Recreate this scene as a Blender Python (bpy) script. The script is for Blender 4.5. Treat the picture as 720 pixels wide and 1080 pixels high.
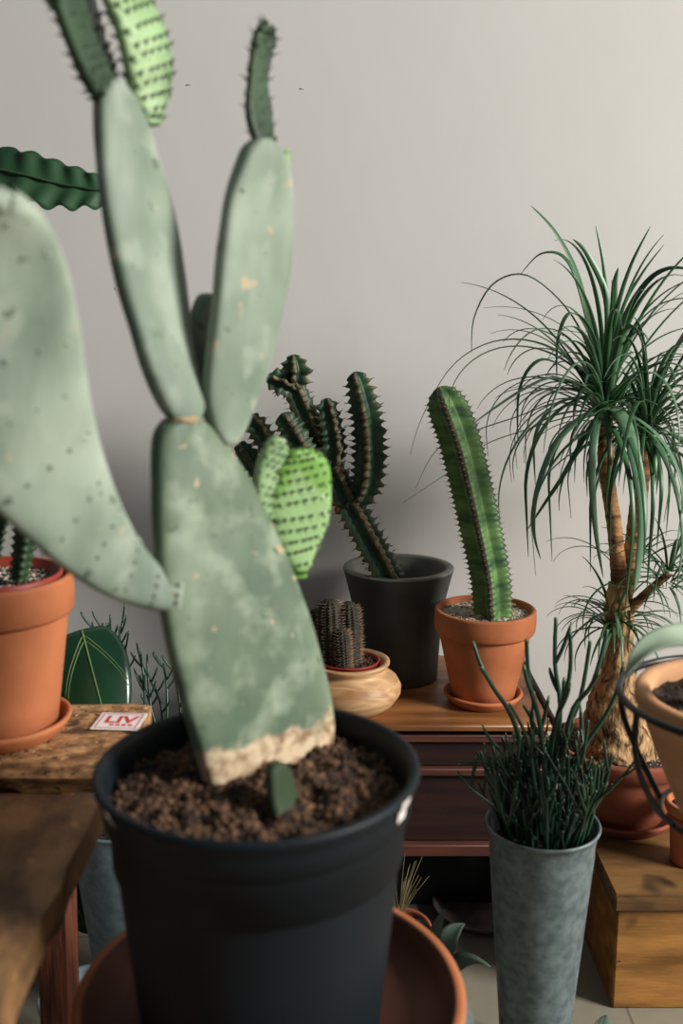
import bpy, math, random
from mathutils import Vector as V, Matrix, noise
from math import sin, cos, pi, radians as R
random.seed(7)
for o in list(bpy.data.objects): bpy.data.objects.remove(o)
sc = bpy.context.scene
COL = sc.collection

# ------------------------------------------------------------------ camera
PITCH = R(11); CH = 1.15; F = 1080.0
cd = bpy.data.cameras.new('camera'); cam = bpy.data.objects.new('camera', cd); COL.objects.link(cam)
cam.location = (0, 0, CH); cam.rotation_euler = (R(90) - PITCH, 0, 0)
cd.sensor_fit = 'VERTICAL'; cd.sensor_height = 36; cd.lens = 36; cd.clip_start = .02
cd.dof.use_dof = True; cd.dof.focus_distance = 1.85; cd.dof.aperture_fstop = 3.1
sc.camera = cam
# ------------------------------------------------------------------ world, light, exposure
w = bpy.data.worlds.new('world'); sc.world = w; w.use_nodes = True
w.node_tree.nodes['Background'].inputs[0].default_value = (.78, .90, 1.0, 1)
w.node_tree.nodes['Background'].inputs[1].default_value = .14
def area(name, loc, tgt, sx, sy, power, colr):
    d = bpy.data.lights.new(name, 'AREA'); d.shape = 'RECTANGLE'; d.size = sx; d.size_y = sy
    d.energy = power; d.color = colr
    o = bpy.data.objects.new(name, d); COL.objects.link(o); o.location = loc
    o.rotation_euler = (V(tgt) - V(loc)).to_track_quat('-Z', 'Y').to_euler(); return o
area('window_daylight', (4.9, -.55, 3.2), (-.4, 1.7, .95), 1.5, 1.8, 575, (1.0, .975, .94))
sc.view_settings.view_transform = 'Standard'; sc.view_settings.look = 'None'
sc.view_settings.exposure = 0.0; sc.view_settings.gamma = 1; sc.view_settings.use_curve_mapping = False

# ------------------------------------------------------------------ photograph pixel -> place at a given distance or height
UP = V((0, sin(PITCH), cos(PITCH))); FW = V((0, cos(PITCH), -sin(PITCH)))
def ray(px, py): return V((1, 0, 0)) * ((px - 360) / F) - UP * ((py - 540) / F) + FW
def P(px, py, Y):
    d = ray(px, py); return d * (Y / d.y) + V((0, 0, CH))
def PZ(px, py, z):
    d = ray(px, py); return d * ((z - CH) / d.z) + V((0, 0, CH))
def S(p): return (p - V((0, 0, CH))).dot(FW) / F          # metres per pixel there

# ------------------------------------------------------------------ materials
def new_mat(name):
    m = bpy.data.materials.new(name); m.use_nodes = True; nt = m.node_tree
    return m, nt, nt.nodes['Principled BSDF']
def lin(c):
    return tuple((x / 255 / 12.92 if x / 255 <= .04045 else ((x / 255 + .055) / 1.055) ** 2.4) for x in c) + (1,)
def mat(name, c1, c2=None, scale=8, rough=.7, bump=0, bscale=40, metal=0, stretch=(1, 1, 1), spec=.4, detail=6, lo=.35, hi=.65,
        spots=None, sub=0, dist=0):
    m, nt, b = new_mat(name); N = nt.nodes; L = nt.links
    c2 = c2 or c1
    tc = N.new('ShaderNodeTexCoord'); mp = N.new('ShaderNodeMapping'); mp.inputs['Scale'].default_value = stretch
    L.new(tc.outputs['Object'], mp.inputs[0])
    nz = N.new('ShaderNodeTexNoise'); nz.inputs['Scale'].default_value = scale; nz.inputs['Detail'].default_value = detail
    nz.inputs['Distortion'].default_value = dist
    L.new(mp.outputs[0], nz.inputs[0])
    cr = N.new('ShaderNodeValToRGB'); cr.color_ramp.elements[0].position = lo; cr.color_ramp.elements[1].position = hi
    cr.color_ramp.elements[0].color = lin(c1); cr.color_ramp.elements[1].color = lin(c2)
    L.new(nz.outputs[0], cr.inputs[0]); out = cr.outputs[0]
    if spots:
        for (sc_, th, cs, sd) in spots:
            vn = N.new('ShaderNodeTexNoise'); vn.inputs['Scale'].default_value = sc_; vn.inputs['Detail'].default_value = 2
            mp2 = N.new('ShaderNodeMapping'); mp2.inputs['Location'].default_value = (sd, sd * 2, sd * 3)
            L.new(tc.outputs['Object'], mp2.inputs[0]); L.new(mp2.outputs[0], vn.inputs[0])
            r2 = N.new('ShaderNodeValToRGB'); r2.color_ramp.elements[0].position = th; r2.color_ramp.elements[1].position = th + (.28 if sc_ < 27 and sc_ in (11, 12, 24, 26) else .05)
            L.new(vn.outputs[0], r2.inputs[0])
            mx = N.new('ShaderNodeMix'); mx.data_type = 'RGBA'
            L.new(r2.outputs[0], mx.inputs[0]); L.new(out, mx.inputs[6]); mx.inputs[7].default_value = lin(cs); out = mx.outputs[2]
    L.new(out, b.inputs['Base Color'])
    b.inputs['Roughness'].default_value = rough; b.inputs['Metallic'].default_value = metal
    b.inputs['Specular IOR Level'].default_value = spec
    if sub:
        b.inputs['Subsurface Weight'].default_value = sub; b.inputs['Subsurface Radius'].default_value = (.3, .6, .15); b.inputs['Subsurface Scale'].default_value = .01
    if bump:
        n2 = N.new('ShaderNodeTexNoise'); n2.inputs['Scale'].default_value = bscale; n2.inputs['Detail'].default_value = 5
        L.new(mp.outputs[0], n2.inputs[0]); bp = N.new('ShaderNodeBump'); bp.inputs['Strength'].default_value = bump
        bp.inputs['Distance'].default_value = .01
        L.new(n2.outputs[0], bp.inputs['Height']); L.new(bp.outputs[0], b.inputs['Normal'])
    return m
M = {}
M['wall'] = mat('painted_plaster', (201, 198, 192), (205, 202, 196), scale=1.5, rough=.85, bump=.08, bscale=9, spec=.2)
M['terra'] = mat('terracotta', (168, 99, 62), (186, 114, 74), scale=9, rough=.8, bump=.05, bscale=60, spec=.25)
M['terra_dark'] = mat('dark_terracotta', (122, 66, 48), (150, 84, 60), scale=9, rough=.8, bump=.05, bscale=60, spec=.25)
M['clay_pale'] = mat('pale_clay', (206, 158, 118), (188, 136, 94), scale=5, rough=.85, bump=.1, bscale=50, spec=.2, stretch=(1, 1, 4))
M['red_plastic'] = mat('red_plastic', (140, 50, 36), rough=.5)
M['black_plastic'] = mat('black_plastic', (11, 19, 24), (15, 24, 29), scale=6, rough=.55, bump=.05, bscale=90, spec=.25)
M['grey_pot'] = mat('grey_glaze', (62, 63, 59), (80, 81, 74), scale=7, rough=.65, bump=.08, bscale=60, spec=.3)
M['grey_rim'] = mat('grey_concrete', (112, 112, 102), (130, 130, 120), scale=9, rough=.8, bump=.08, bscale=60, spec=.3)
M['soil'] = mat('soil', (24, 17, 14), (86, 60, 44), scale=55, rough=.95, bump=.6, bscale=150, detail=8, lo=.38, hi=.72)
M['soil_lump'] = mat('soil_crumb', (36, 25, 19), (120, 88, 64), scale=45, rough=.95, bump=.5, bscale=150)
M['dark_soil'] = mat('dark_soil', (24, 20, 18), (66, 54, 46), scale=70, rough=.95, bump=.6, bscale=150)
M['gravel'] = mat('gravel', (104, 88, 72), (212, 198, 178), scale=90, rough=.9, bump=.5, bscale=120)
M['gravel_stone'] = mat('gravel_stone', (128, 108, 90), (224, 212, 194), scale=60, rough=.85)
M['zinc'] = mat('galvanised_zinc', (88, 100, 102), (120, 133, 133), scale=60, rough=.5, bump=.06, bscale=40, metal=.35, spec=.4, detail=9, dist=.2)
M['zinc_bright'] = mat('bright_zinc', (128, 150, 156), (160, 180, 186), scale=60, rough=.5, bump=.06, bscale=40, metal=.3, spec=.4, detail=9)
M['bowl'] = mat('turned_wood', (150, 108, 68), (206, 168, 122), scale=6, rough=.5, bump=.05, bscale=30, stretch=(1, 3, 7), dist=1.5)
M['mahog'] = mat('mahogany', (32, 18, 18), (50, 27, 24), scale=5, rough=.6, bump=.06, bscale=30, stretch=(1, 8, 14), spec=.3)
M['mahog_lip'] = mat('mahogany_moulding', (70, 38, 29), (92, 50, 37), scale=5, rough=.6, stretch=(1, 8, 14))
M['teak'] = mat('worn_teak', (108, 66, 34), (154, 102, 58), scale=4, rough=.42, bump=.05, bscale=30, stretch=(1, 7, 7), spots=[(14, .66, (96, 54, 28), 1)])
M['bench'] = mat('weathered_plank', (104, 70, 42), (190, 146, 98), scale=38, rough=.75, bump=.5, bscale=70, stretch=(1, 1.6, 1.6), detail=10,
                 spots=[(16, .62, (84, 56, 34), 3), (90, .62, (56, 36, 24), 5), (70, .66, (204, 170, 124), 8)])
M['bench2'] = mat('stained_plank', (84, 60, 38), (158, 118, 76), scale=12, rough=.6, bump=.3, bscale=35, stretch=(2, 1, 1), detail=10,
                  spots=[(11, .56, (54, 38, 28), 9), (40, .66, (176, 132, 84), 2)])
M['redwood'] = mat('red_brown_wood', (62, 30, 20), (128, 70, 44), scale=16, rough=.7, bump=.3, bscale=50, stretch=(6, 6, .5))
M['crate'] = mat('amber_crate_wood', (118, 78, 34), (176, 122, 60), scale=5, rough=.55, bump=.12, bscale=40, stretch=(1, 4, 6), spots=[(9, .64, (88, 56, 26), 4)])
M['crate_top'] = mat('amber_lid_wood', (84, 58, 32), (128, 92, 52), scale=5, rough=.55, bump=.12, bscale=40, stretch=(1, 4, 6), spots=[(7, .6, (58, 42, 26), 4)])
M['floor'] = None
M['pear'] = mat('pear_skin', (80, 98, 76), (120, 134, 110), scale=9, rough=.55, bump=.25, bscale=28, spec=.35, sub=.05,
                spots=[(12, .44, (78, 96, 76), 8), (26, .5, (142, 154, 130), 6), (42, .69, (178, 152, 122), 1), (60, .66, (84, 98, 74), 4)], stretch=(1, 1, .5))
M['pear_pale'] = mat('pear_skin_pale', (106, 121, 104), (152, 163, 145), scale=12, rough=.6, bump=.22, bscale=22, spec=.35, sub=.05,
                     spots=[(11, .46, (104, 120, 102), 8), (24, .54, (162, 170, 154), 6), (30, .68, (176, 158, 126), 2), (60, .68, (92, 106, 82), 3)], stretch=(1, 1, .35))
M['pear_neck'] = mat('pear_scar', (150, 128, 96), (184, 160, 124), scale=40, rough=.9, bump=.5, bscale=60)
M['young'] = mat('young_pad', (92, 146, 46), (132, 172, 84), scale=9, rough=.5, bump=.1, bscale=40, sub=.1, spots=[(13, .52, (146, 178, 118), 1)])
M['young_pale'] = mat('young_pad_pale', (112, 148, 92), (160, 186, 136), scale=12, rough=.5, bump=.1, bscale=40, sub=.1)
M['young_dark'] = mat('young_pad_dark', (28, 47, 32), (52, 76, 48), scale=12, rough=.55, bump=.1, bscale=40)  # dark stem skin, also carries the edge-on pad's shaded side in its colour
M['spike'] = mat('dark_spike', (34, 50, 28), (48, 64, 36), rough=.7)
M['spine'] = mat('tan_spine', (150, 128, 100), (178, 158, 130), rough=.7)
M['spine_d'] = mat('brown_spine', (66, 44, 38), (98, 66, 54), rough=.7)
M['euph'] = mat('spurge_skin', (30, 52, 38), (58, 88, 60), scale=22, rough=.5, bump=.15, bscale=50)
M['euph_rib'] = mat('spurge_rib', (58, 60, 42), (126, 110, 80), scale=60, rough=.8)
M['column'] = mat('column_skin', (50, 86, 48), (112, 146, 84), scale=12, rough=.5, bump=.1, bscale=60, stretch=(1, 1, 4))
M['column_rib'] = mat('column_rib', (58, 56, 42), (100, 92, 70), scale=60, rough=.8)
M['fruit'] = mat('red_fruit', (160, 74, 52), (190, 100, 74), scale=60, rough=.6)
M['hog'] = mat('hedgehog_spine', (104, 80, 60), (158, 128, 100), scale=200, rough=.8)
M['areole'] = mat('areole', (84, 98, 72), (104, 116, 90), rough=.8)
M['ball'] = mat('hedgehog_skin', (36, 34, 26), (60, 54, 42), scale=60, rough=.8)
M['strap'] = mat('strap_leaf', (26, 62, 34), (62, 104, 62), scale=5, rough=.4, spec=.5)
M['strap_l'] = mat('strap_leaf_pale', (70, 104, 76), (104, 138, 106), scale=6, rough=.4, spec=.5)
M['bark'] = mat('ringed_bark', (92, 58, 36), (176, 130, 86), scale=14, rough=.85, bump=.5, bscale=30, stretch=(1, 1, 5))
M['caudex'] = mat('cracked_bark', (74, 50, 32), (208, 166, 116), scale=34, rough=.9, bump=1.0, bscale=40, stretch=(1.6, 1.6, .7), detail=8, dist=1.5)
M['pencil'] = mat('pencil_stem', (20, 46, 32), (38, 72, 50), scale=14, rough=.38, spec=.5)
M['pencil_tip'] = mat('pencil_tip', (84, 96, 62), (112, 118, 82), rough=.7)
M['gloss'] = mat('glossy_leaf', (10, 40, 24), (20, 58, 34), scale=9, rough=.25, spec=.6)
M['vein'] = mat('leaf_vein', (84, 112, 62), (100, 130, 72), rough=.5)
M['corr'] = mat('corrugated_leaf', (20, 46, 30), (44, 78, 48), scale=6, rough=.55, spec=.3)
M['greyleaf'] = mat('grey_green_leaf', (60, 80, 68), (88, 106, 90), scale=20, rough=.6)
M['paleleaf'] = mat('pale_green_leaf', (108, 128, 106), (142, 158, 134), scale=12, rough=.6)
M['iron'] = mat('black_iron', (14, 16, 20), (22, 24, 28), rough=.35, spec=.5, metal=.2)
M['white'] = mat('white_paper', (222, 216, 212), (232, 226, 222), rough=.6)
M['redink'] = mat('red_ink', (196, 52, 48), rough=.6)
M['blackbox'] = mat('black_board', (14, 18, 22), (20, 24, 28), rough=.7)
M['straw'] = mat('straw', (120, 108, 76), (150, 138, 104), rough=.8)
M['mark'] = mat('wall_scuff', (176, 160, 148), (184, 168, 156), rough=.9)

def floor_mat():
    m, nt, b = new_mat('stone_tiles'); N = nt.nodes; L = nt.links
    tc = N.new('ShaderNodeTexCoord'); br = N.new('ShaderNodeTexBrick')
    mp = N.new('ShaderNodeMapping'); mp.inputs['Location'].default_value = (.12, .065, 0); L.new(tc.outputs['Object'], mp.inputs[0])
    br.offset = .5; br.inputs['Scale'].default_value = 1; br.inputs['Brick Width'].default_value = .3; br.inputs['Row Height'].default_value = .3
    br.inputs['Mortar Size'].default_value = .003; br.inputs['Mortar Smooth'].default_value = .3
    br.inputs['Color1'].default_value = lin((150, 142, 124)); br.inputs['Color2'].default_value = lin((138, 131, 114)); br.inputs['Mortar'].default_value = lin((112, 104, 90))
    L.new(mp.outputs[0], br.inputs[0])
    nz = N.new('ShaderNodeTexNoise'); nz.inputs['Scale'].default_value = 30; L.new(tc.outputs['Object'], nz.inputs[0])
    mx = N.new('ShaderNodeMix'); mx.data_type = 'RGBA'; mx.blend_type = 'MULTIPLY'; mx.inputs[0].default_value = .25
    L.new(br.outputs[0], mx.inputs[6]); L.new(nz.outputs[0], mx.inputs[7]); L.new(mx.outputs[2], b.inputs['Base Color'])
    b.inputs['Roughness'].default_value = .6; return m
M['floor'] = floor_mat()

# pear main pad skin: corky tan band where the pad meets the soil (height-based, ragged by noise)
def add_cork(m, z0, slope, width=.012):
    m2 = m.copy(); nt = m2.node_tree; N = nt.nodes; L = nt.links; b = N['Principled BSDF']
    src = b.inputs['Base Color'].links[0].from_socket
    tc = N.new('ShaderNodeTexCoord'); sp = N.new('ShaderNodeSeparateXYZ'); L.new(tc.outputs['Object'], sp.inputs[0])
    nz = N.new('ShaderNodeTexNoise'); nz.inputs['Scale'].default_value = 38; nz.inputs['Detail'].default_value = 5; L.new(tc.outputs['Object'], nz.inputs[0])
    a = N.new('ShaderNodeMath'); a.operation = 'MULTIPLY_ADD'; L.new(nz.outputs[0], a.inputs[0]); a.inputs[1].default_value = -.065; L.new(sp.outputs[2], a.inputs[2])
    a2 = N.new('ShaderNodeMath'); a2.operation = 'MULTIPLY_ADD'; L.new(sp.outputs[0], a2.inputs[0]); a2.inputs[1].default_value = -slope; L.new(a.outputs[0], a2.inputs[2])
    r = N.new('ShaderNodeMapRange'); L.new(a2.outputs[0], r.inputs[0]); r.inputs[1].default_value = z0 + .006; r.inputs[2].default_value = z0 - .004; r.inputs[3].default_value = 0; r.inputs[4].default_value = 1
    n3 = N.new('ShaderNodeTexNoise'); n3.inputs['Scale'].default_value = 70; L.new(tc.outputs['Object'], n3.inputs[0])
    c = N.new('ShaderNodeValToRGB'); c.color_ramp.elements[0].color = lin((132, 104, 74)); c.color_ramp.elements[1].color = lin((200, 178, 146))
    c.color_ramp.elements[0].position = .35; c.color_ramp.elements[1].position = .6; L.new(n3.outputs[0], c.inputs[0])
    mx = N.new('ShaderNodeMix'); mx.data_type = 'RGBA'; L.new(r.outputs[0], mx.inputs[0]); L.new(src, mx.inputs[6]); L.new(c.outputs[0], mx.inputs[7])
    L.new(mx.outputs[2], b.inputs['Base Color']); m2.name = 'pear_skin_corky_base'; return m2


# ------------------------------------------------------------------ mesh helpers
class MB:
    def __init__(s): s.v = []; s.f = []; s.m = []; s.smooth = True
    def face(s, idx, m=0): s.f.append(tuple(idx)); s.m.append(m)
    def grid(s, rows, m=0, closed=True, cap0=False, cap1=False, mf=None):
        b = len(s.v); n = len(rows[0])
        for r in rows: s.v.extend(tuple(p) for p in r)
        for i in range(len(rows) - 1):
            for j in range(n if closed else n - 1):
                k = (j + 1) % n
                s.face((b + i*n + j, b + i*n + k, b + (i+1)*n + k, b + (i+1)*n + j), mf(i, j) if mf else m)
        if cap0: s.face([b + j for j in range(n)][::-1], m)
        if cap1: s.face([b + (len(rows)-1)*n + j for j in range(n)], m)
    def lathe(s, c, prof, seg=64, m=0, wob=0, mf=None):
        c = V(c); rows = []
        for (r, z) in prof:
            rows.append([c + V((max(r, 1e-4) * cos(2*pi*j/seg), max(r, 1e-4) * sin(2*pi*j/seg), z)) for j in range(seg)])
        s.grid(rows[::-1], m, mf=mf)
    def tube(s, pts, rads, seg=8, m=0, tipm=None):
        pts = [V(p) for p in pts]; n = len(pts)
        if not hasattr(rads, '__len__'): rads = [rads] * n
        fr = frames(pts); rows = []
        for p, (t, a, b), r in zip(pts, fr, rads):
            rows.append([p + a * (r * cos(2*pi*j/seg)) + b * (r * sin(2*pi*j/seg)) for j in range(seg)])
        s.grid(rows, m, cap0=True, cap1=True, mf=(lambda i, j: tipm if (tipm is not None and i >= n - 2) else m))
    def cone(s, p, d, r, h, m=0, seg=5):
        d = V(d).normalized(); a = d.orthogonal().normalized(); b = d.cross(a); k = len(s.v)
        for j in range(seg): s.v.append(tuple(V(p) + a*(r*cos(2*pi*j/seg)) + b*(r*sin(2*pi*j/seg))))
        s.v.append(tuple(V(p) + d * h))
        for j in range(seg): s.face((k + j, k + (j+1) % seg, k + seg), m)
    def box(s, lo, hi, m=0, bev=0, rot=0, piv=None):
        x0, y0, z0 = lo; x1, y1, z1 = hi; b = bev
        def ring(z, i): return [(x0+i, y0+b), (x0+b, y0+i), (x1-b, y0+i), (x1-i, y0+b), (x1-i, y1-b), (x1-b, y1-i), (x0+b, y1-i), (x0+i, y1-b)]
        if b <= 0: b = 1e-5
        rows = []
        for z, i in ((z0, b), (z0 + b, 0), (z1 - b, 0), (z1, b)):
            rows.append([V((x, y, z)) for x, y in ring(z, i)])
        if rot:
            pv = V(piv or ((x0+x1)/2, (y0+y1)/2, 0)); mm = Matrix.Rotation(rot, 3, 'Z')
            rows = [[mm @ (p - pv) + pv for p in r] for r in rows]
        s.grid(rows, m, cap0=True, cap1=True)
    def lump(s, p, r, m=0):
        k = len(s.v); t = [V(q) for q in ((1,0,0),(-1,0,0),(0,1,0),(0,-1,0),(0,0,1),(0,0,-1))]
        q = Matrix.Rotation(random.random()*6, 3, (random.random(), random.random(), random.random() + .1))
        sx = V((random.uniform(.6, 1.2), random.uniform(.6, 1.2), random.uniform(.6, 1.2)))
        for a in t: s.v.append(tuple(V(p) + (q @ V((a.x*sx.x, a.y*sx.y, a.z*sx.z))) * r))
        for f in ((0,2,4),(2,1,4),(1,3,4),(3,0,4),(2,0,5),(1,2,5),(3,1,5),(0,3,5)): s.face([k+i for i in f], m)
    def build(s, name, mats, parent=None, base=None, smooth=True, subd=0, angle=None):
        if not isinstance(mats, (list, tuple)): mats = [mats]
        org = parent_org(parent) if parent else V(base or (0, 0, 0))
        me = bpy.data.meshes.new(name)
        me.from_pydata([tuple(V(p) - org) for p in s.v], [], s.f)
        for m in mats: me.materials.append(M[m] if isinstance(m, str) else m)
        me.polygons.foreach_set('material_index', s.m)
        if smooth: me.polygons.foreach_set('use_smooth', [True] * len(s.f))
        me.validate(); me.update()
        o = bpy.data.objects.new(name, me); COL.objects.link(o)
        if smooth and angle:
            try: me.set_sharp_from_angle(angle=R(angle))
            except Exception: pass
        if parent: o.parent = parent
        else: o.location = org
        if subd:
            md = o.modifiers.new('subdivision', 'SUBSURF'); md.levels = md.render_levels = subd
        return o
def parent_org(p):
    o = V((0, 0, 0))
    while p: o = o + V(p.location); p = p.parent
    return o
def frames(pts, ref=None):
    n = len(pts); out = []; a = None
    for i in range(n):
        t = (pts[min(i+1, n-1)] - pts[max(i-1, 0)])
        t = t.normalized() if t.length > 1e-9 else V((0, 0, 1))
        if a is None:
            a = ref if ref is not None else t.orthogonal()
        a = a - t * a.dot(t)
        a = a.normalized() if a.length > 1e-6 else t.orthogonal().normalized()
        out.append((t, a, t.cross(a)))
    return out
def cr(pts, n):
    """Catmull-Rom through tuples of any length"""
    k = len(pts); out = []
    for i in range(n):
        u = i / (n - 1) * (k - 1); j = min(int(u), k - 2); f = u - j
        p0, p1, p2, p3 = pts[max(j-1, 0)], pts[j], pts[j+1], pts[min(j+2, k-1)]
        out.append(tuple(.5 * (2*b + (c-a)*f + (2*a - 5*b + 4*c - d)*f*f + (3*b - a - 3*c + d)*f**3) for a, b, c, d in zip(p0, p1, p2, p3)))
    return out
def tag(o, label=None, cat=None, group=None, kind=None):
    if label: o['label'] = label
    if cat: o['category'] = cat
    if group: o['group'] = group
    if kind: o['kind'] = kind
    return o
def thing(name, loc, label, cat, group=None):
    o = bpy.data.objects.new(name, None); COL.objects.link(o); o.location = loc; o.empty_display_size = .05
    return tag(o, label, cat, group)
def part(o, label): o['label'] = label; return o

# ------------------------------------------------------------------ setting
WALL = 2.12
b = MB(); b.box((-2.6, WALL, -.001), (3.2, WALL + .12, 2.9)); tag(b.build('wall_back', 'wall', smooth=False), 'pale grey painted plaster wall', kind='structure')
b = MB(); b.box((-2.6, -1.6, -.1), (3.2, WALL + .12, 0)); tag(b.build('floor', 'floor', smooth=False), 'pale stone tile floor', kind='structure')
b = MB()
for (x, y, l, a) in ((199, 90, 12, -.05), (318, 94, 9, .1), (122, 305, 6, .9)):
    c = P(x, y, WALL); hw = l * S(c) / 2
    b.tube([c + V((-hw*cos(a), .0015, hw*sin(a))), c + V((0, -.0003, .001)), c + V((hw*cos(a), .0015, -hw*sin(a)))], [.0006, .0016, .0006], 6)
tag(b.build('trim_1', 'mark'), 'small scuffs on the wall', kind='structure')

# ------------------------------------------------------------------ pots, soil
def soil(parent, c, r, z, mats=('soil', 'soil_lump'), rough=.006, lumps=500, lr=(.0015, .005), hole=None, name='soil', dome=0.0):
    b = MB(); rows = []
    for i in range(26):
        rr = r * (1 - i / 25.0); row = []
        for j in range(90):
            a = 2*pi*j/90; x, y = rr*cos(a), rr*sin(a)
            h = noise.noise(V((x*45 + 3, y*45, 1))) * rough + noise.noise(V((x*140, y*140, 7))) * rough*.6 + dome*(1 - (rr/r)**2)
            row.append(V((c[0] + x, c[1] + y, z + h)))
        rows.append(row)
    b.grid(rows)
    for _ in range(lumps):
        a = random.random()*2*pi; q = r*.97*math.sqrt(random.random())
        x, y = q*cos(a), q*sin(a)
        h = noise.noise(V((x*45 + 3, y*45, 1))) * rough + dome*(1 - (q/r)**2)
        b.lump((c[0]+x, c[1]+y, z + h + .0005), random.uniform(*lr), 1)
    o = b.build(name, list(mats), parent); o['kind'] = 'stuff'; return o

def terra_pot(parent, c, z, rt, rb, h, rimh, mat_='terra', wall=.008, name='pot', lip=.006):
    """classic clay pot with a thick collar"""
    b = MB(); rr = rt - lip - .004
    rbm = rb
    pr = [(0, 0), (rb*.9, 0), (rb, .004)]
    pr += [(rb + (rr - rb) * t, .004 + (h - rimh - .004) * t) for t in (.25, .5, .75, .97)]
    pr += [(rr - .001, h - rimh - .003), (rr - .001, h - rimh), (rt - lip*.8, h - rimh + .002), (rt - lip*.45, h - rimh + .006), (rt - lip*.2, h - rimh*.5), (rt - .002, h - .005), (rt - .002, h - .002), (rt - .004, h),
           (rt - wall - .001, h), (rt - wall - .003, h - .003), (rt - wall - .006, h - rimh), (rt - wall - .01, h*.55), (0.001, h*.54)]
    b.lathe((c[0], c[1], z), pr, 96); return b.build(name, mat_, parent)
def saucer(parent, c, z, r, h=.022, mat_='terra', name='saucer'):
    b = MB()
    pr = [(0, 0), (r*.8, 0), (r*.86, .003), (r*.97, h*.7), (r, h*.9), (r - .001, h), (r - .005, h + .001), (r - .009, h*.85), (r*.84, .008), (0.001, .007)]
    b.lathe((c[0], c[1], z), pr, 96); return b.build(name, mat_, parent)

# ------------------------------------------------------------------ rustic bench (left)
TZ = .60
bx = PZ(158, 738, TZ); XR = -.275
t = thing('wooden_bench', (-.6, 1.0, 0), 'rustic plank bench at left carrying the terracotta pot and the sticker', 'bench')
def plank(name, y0, y1, x0, x1, mt, th=.035, seed=0):
    b = MB(); nx, ny = 40, 16; rows = []
    prof = []
    # closed section around the plank (y-z loop) swept along x, with irregular worn edges
    loop = []
    for k in range(ny + 1): loop.append((y0 + (y1-y0)*k/ny, TZ, 1))
    for k in range(ny + 1): loop.append((y1 - (y1 - y0 - .035)*k/ny, TZ - th, -1))
    for i in range(nx + 1):
        f = i/nx; x = x0 + (x1 - x0)*f; row = []
        for (y, z, sgn) in loop:
            n1 = noise.noise(V((x*9 + seed, y*14, sgn))) * .0022
            e = min(y - y0, y1 - y); ed = -.004 * max(0, 1 - e/.006)
            ex = -.003 if i == nx else 0
            xx = x + (noise.noise(V((seed, y*18, 3))) * .008 if i >= nx - 1 else 0)
            row.append(V((xx, y + noise.noise(V((x*6 + seed, sgn, 5)))*.004*(1 if e < .001 else 0), z + (n1 + ed + ex)*(1 if sgn > 0 else .5))))
        rows.append(row)
    b.grid(rows, cap0=True, cap1=True)
    return b.build(name, mt, t, angle=50)
plank('plank', 1.158, 1.395, -1.15, XR, 'bench', .04, 1)
part(plank('plank', .60, 1.118, -1.15, XR - .003, 'bench2', .04, 9), 'darker stained front plank')
def beam(name, a, b_, w, d, mt, par):
    m = MB(); a = V(a); b_ = V(b_); rows = []
    for i in range(9):
        f = i/8; c = a.lerp(b_, f); q = 1 + .04*noise.noise(c*20)
        rows.append([c + V((sx*w/2*q, sy*d/2*q, 0)) for sx, sy in ((-1, -.8), (-.8, -1), (.8, -1), (1, -.8), (1, .8), (.8, 1), (-.8, 1), (-1, .8))])
    m.grid(rows, cap0=True, cap1=True); return m.build(name, mt, par, angle=40)
def at_floor_leg(x, y, x2, y2): beam('leg', (x2, y2, 0), (x, y, TZ - .045), .045, .05, 'redwood', t)
at_floor_leg(-.392, 1.30, -.400, 1.28); at_floor_leg(-.46, 1.14, -.44, 1.12)
at_floor_leg(-1.0, 1.30, -1.02, 1.32); at_floor_leg(-1.0, .68, -1.02, .66); at_floor_leg(-.42, .68, -.45, .66)
beam('crossbar', (-1.01, 1.30, TZ - .06), (-1.01, 1.30, TZ - .039), .05, .5, 'redwood', t)
m = MB(); m.box((-.45, .64, TZ - .07), (-.40, 1.37, TZ - .0385), bev=.003); m.build('crossbar', 'redwood', t)

# sticker
c = PZ(126, 763, TZ); hw, hd = .032, .029; rot = R(-4)
t = thing('sticker', (c.x, c.y, TZ + .0025), 'small white square sticker with red frame and letters on the bench', 'sticker')
mm = Matrix.Rotation(rot, 3, 'Z')
b = MB(); b.box((c.x - hw, c.y - hd, TZ + .0025), (c.x + hw, c.y + hd, TZ + .0036), bev=.0003, rot=rot); b.build('paper', 'white', t, smooth=False)
b = MB()
for (x0, y0, x1, y1) in ((-hw+.004, hd-.0055, hw-.004, hd-.004), (-hw+.004, -hd+.004, hw-.004, -hd+.0055), (-hw+.004, -hd+.004, -hw+.0055, hd-.004), (hw-.0055, -hd+.004, hw-.004, hd-.004)):
    q = [c + mm @ V((x, y, 0)) for x, y in ((x0, y0), (x1, y0), (x1, y1), (x0, y1))]
    k = len(b.v); b.v += [(p.x, p.y, TZ + .0039) for p in q]; b.face((k, k+1, k+2, k+3))
for i in range(4):                                              # small illegible second line
    x0 = -.010 + i*.0085; q = [c + mm @ V((x, y, 0)) for x, y in ((x0, -.017), (x0 + .006, -.017), (x0 + .006, -.011), (x0, -.011))]
    k = len(b.v); b.v += [(p.x, p.y, TZ + .0039) for p in q]; b.face((k, k+1, k+2, k+3))
b.build('red_frame', 'redink', t, smooth=False)
fc = bpy.data.curves.new('lettering', 'FONT'); fc.body = 'LIV'; fc.size = .033; fc.extrude = .0002; fc.align_x = 'CENTER'; fc.offset = .0006
fo = bpy.data.objects.new('tmp', fc); COL.objects.link(fo); bpy.context.view_layer.update()
me = bpy.data.meshes.new_from_object(fo.evaluated_get(bpy.context.evaluated_depsgraph_get())); bpy.data.objects.remove(fo)
lo = bpy.data.objects.new('lettering', me); me.materials.clear(); me.materials.append(M['redink']); COL.objects.link(lo)
lo.parent = t; lo.location = (.001, -.007, .0016); lo.rotation_euler = (0, 0, rot)

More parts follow.
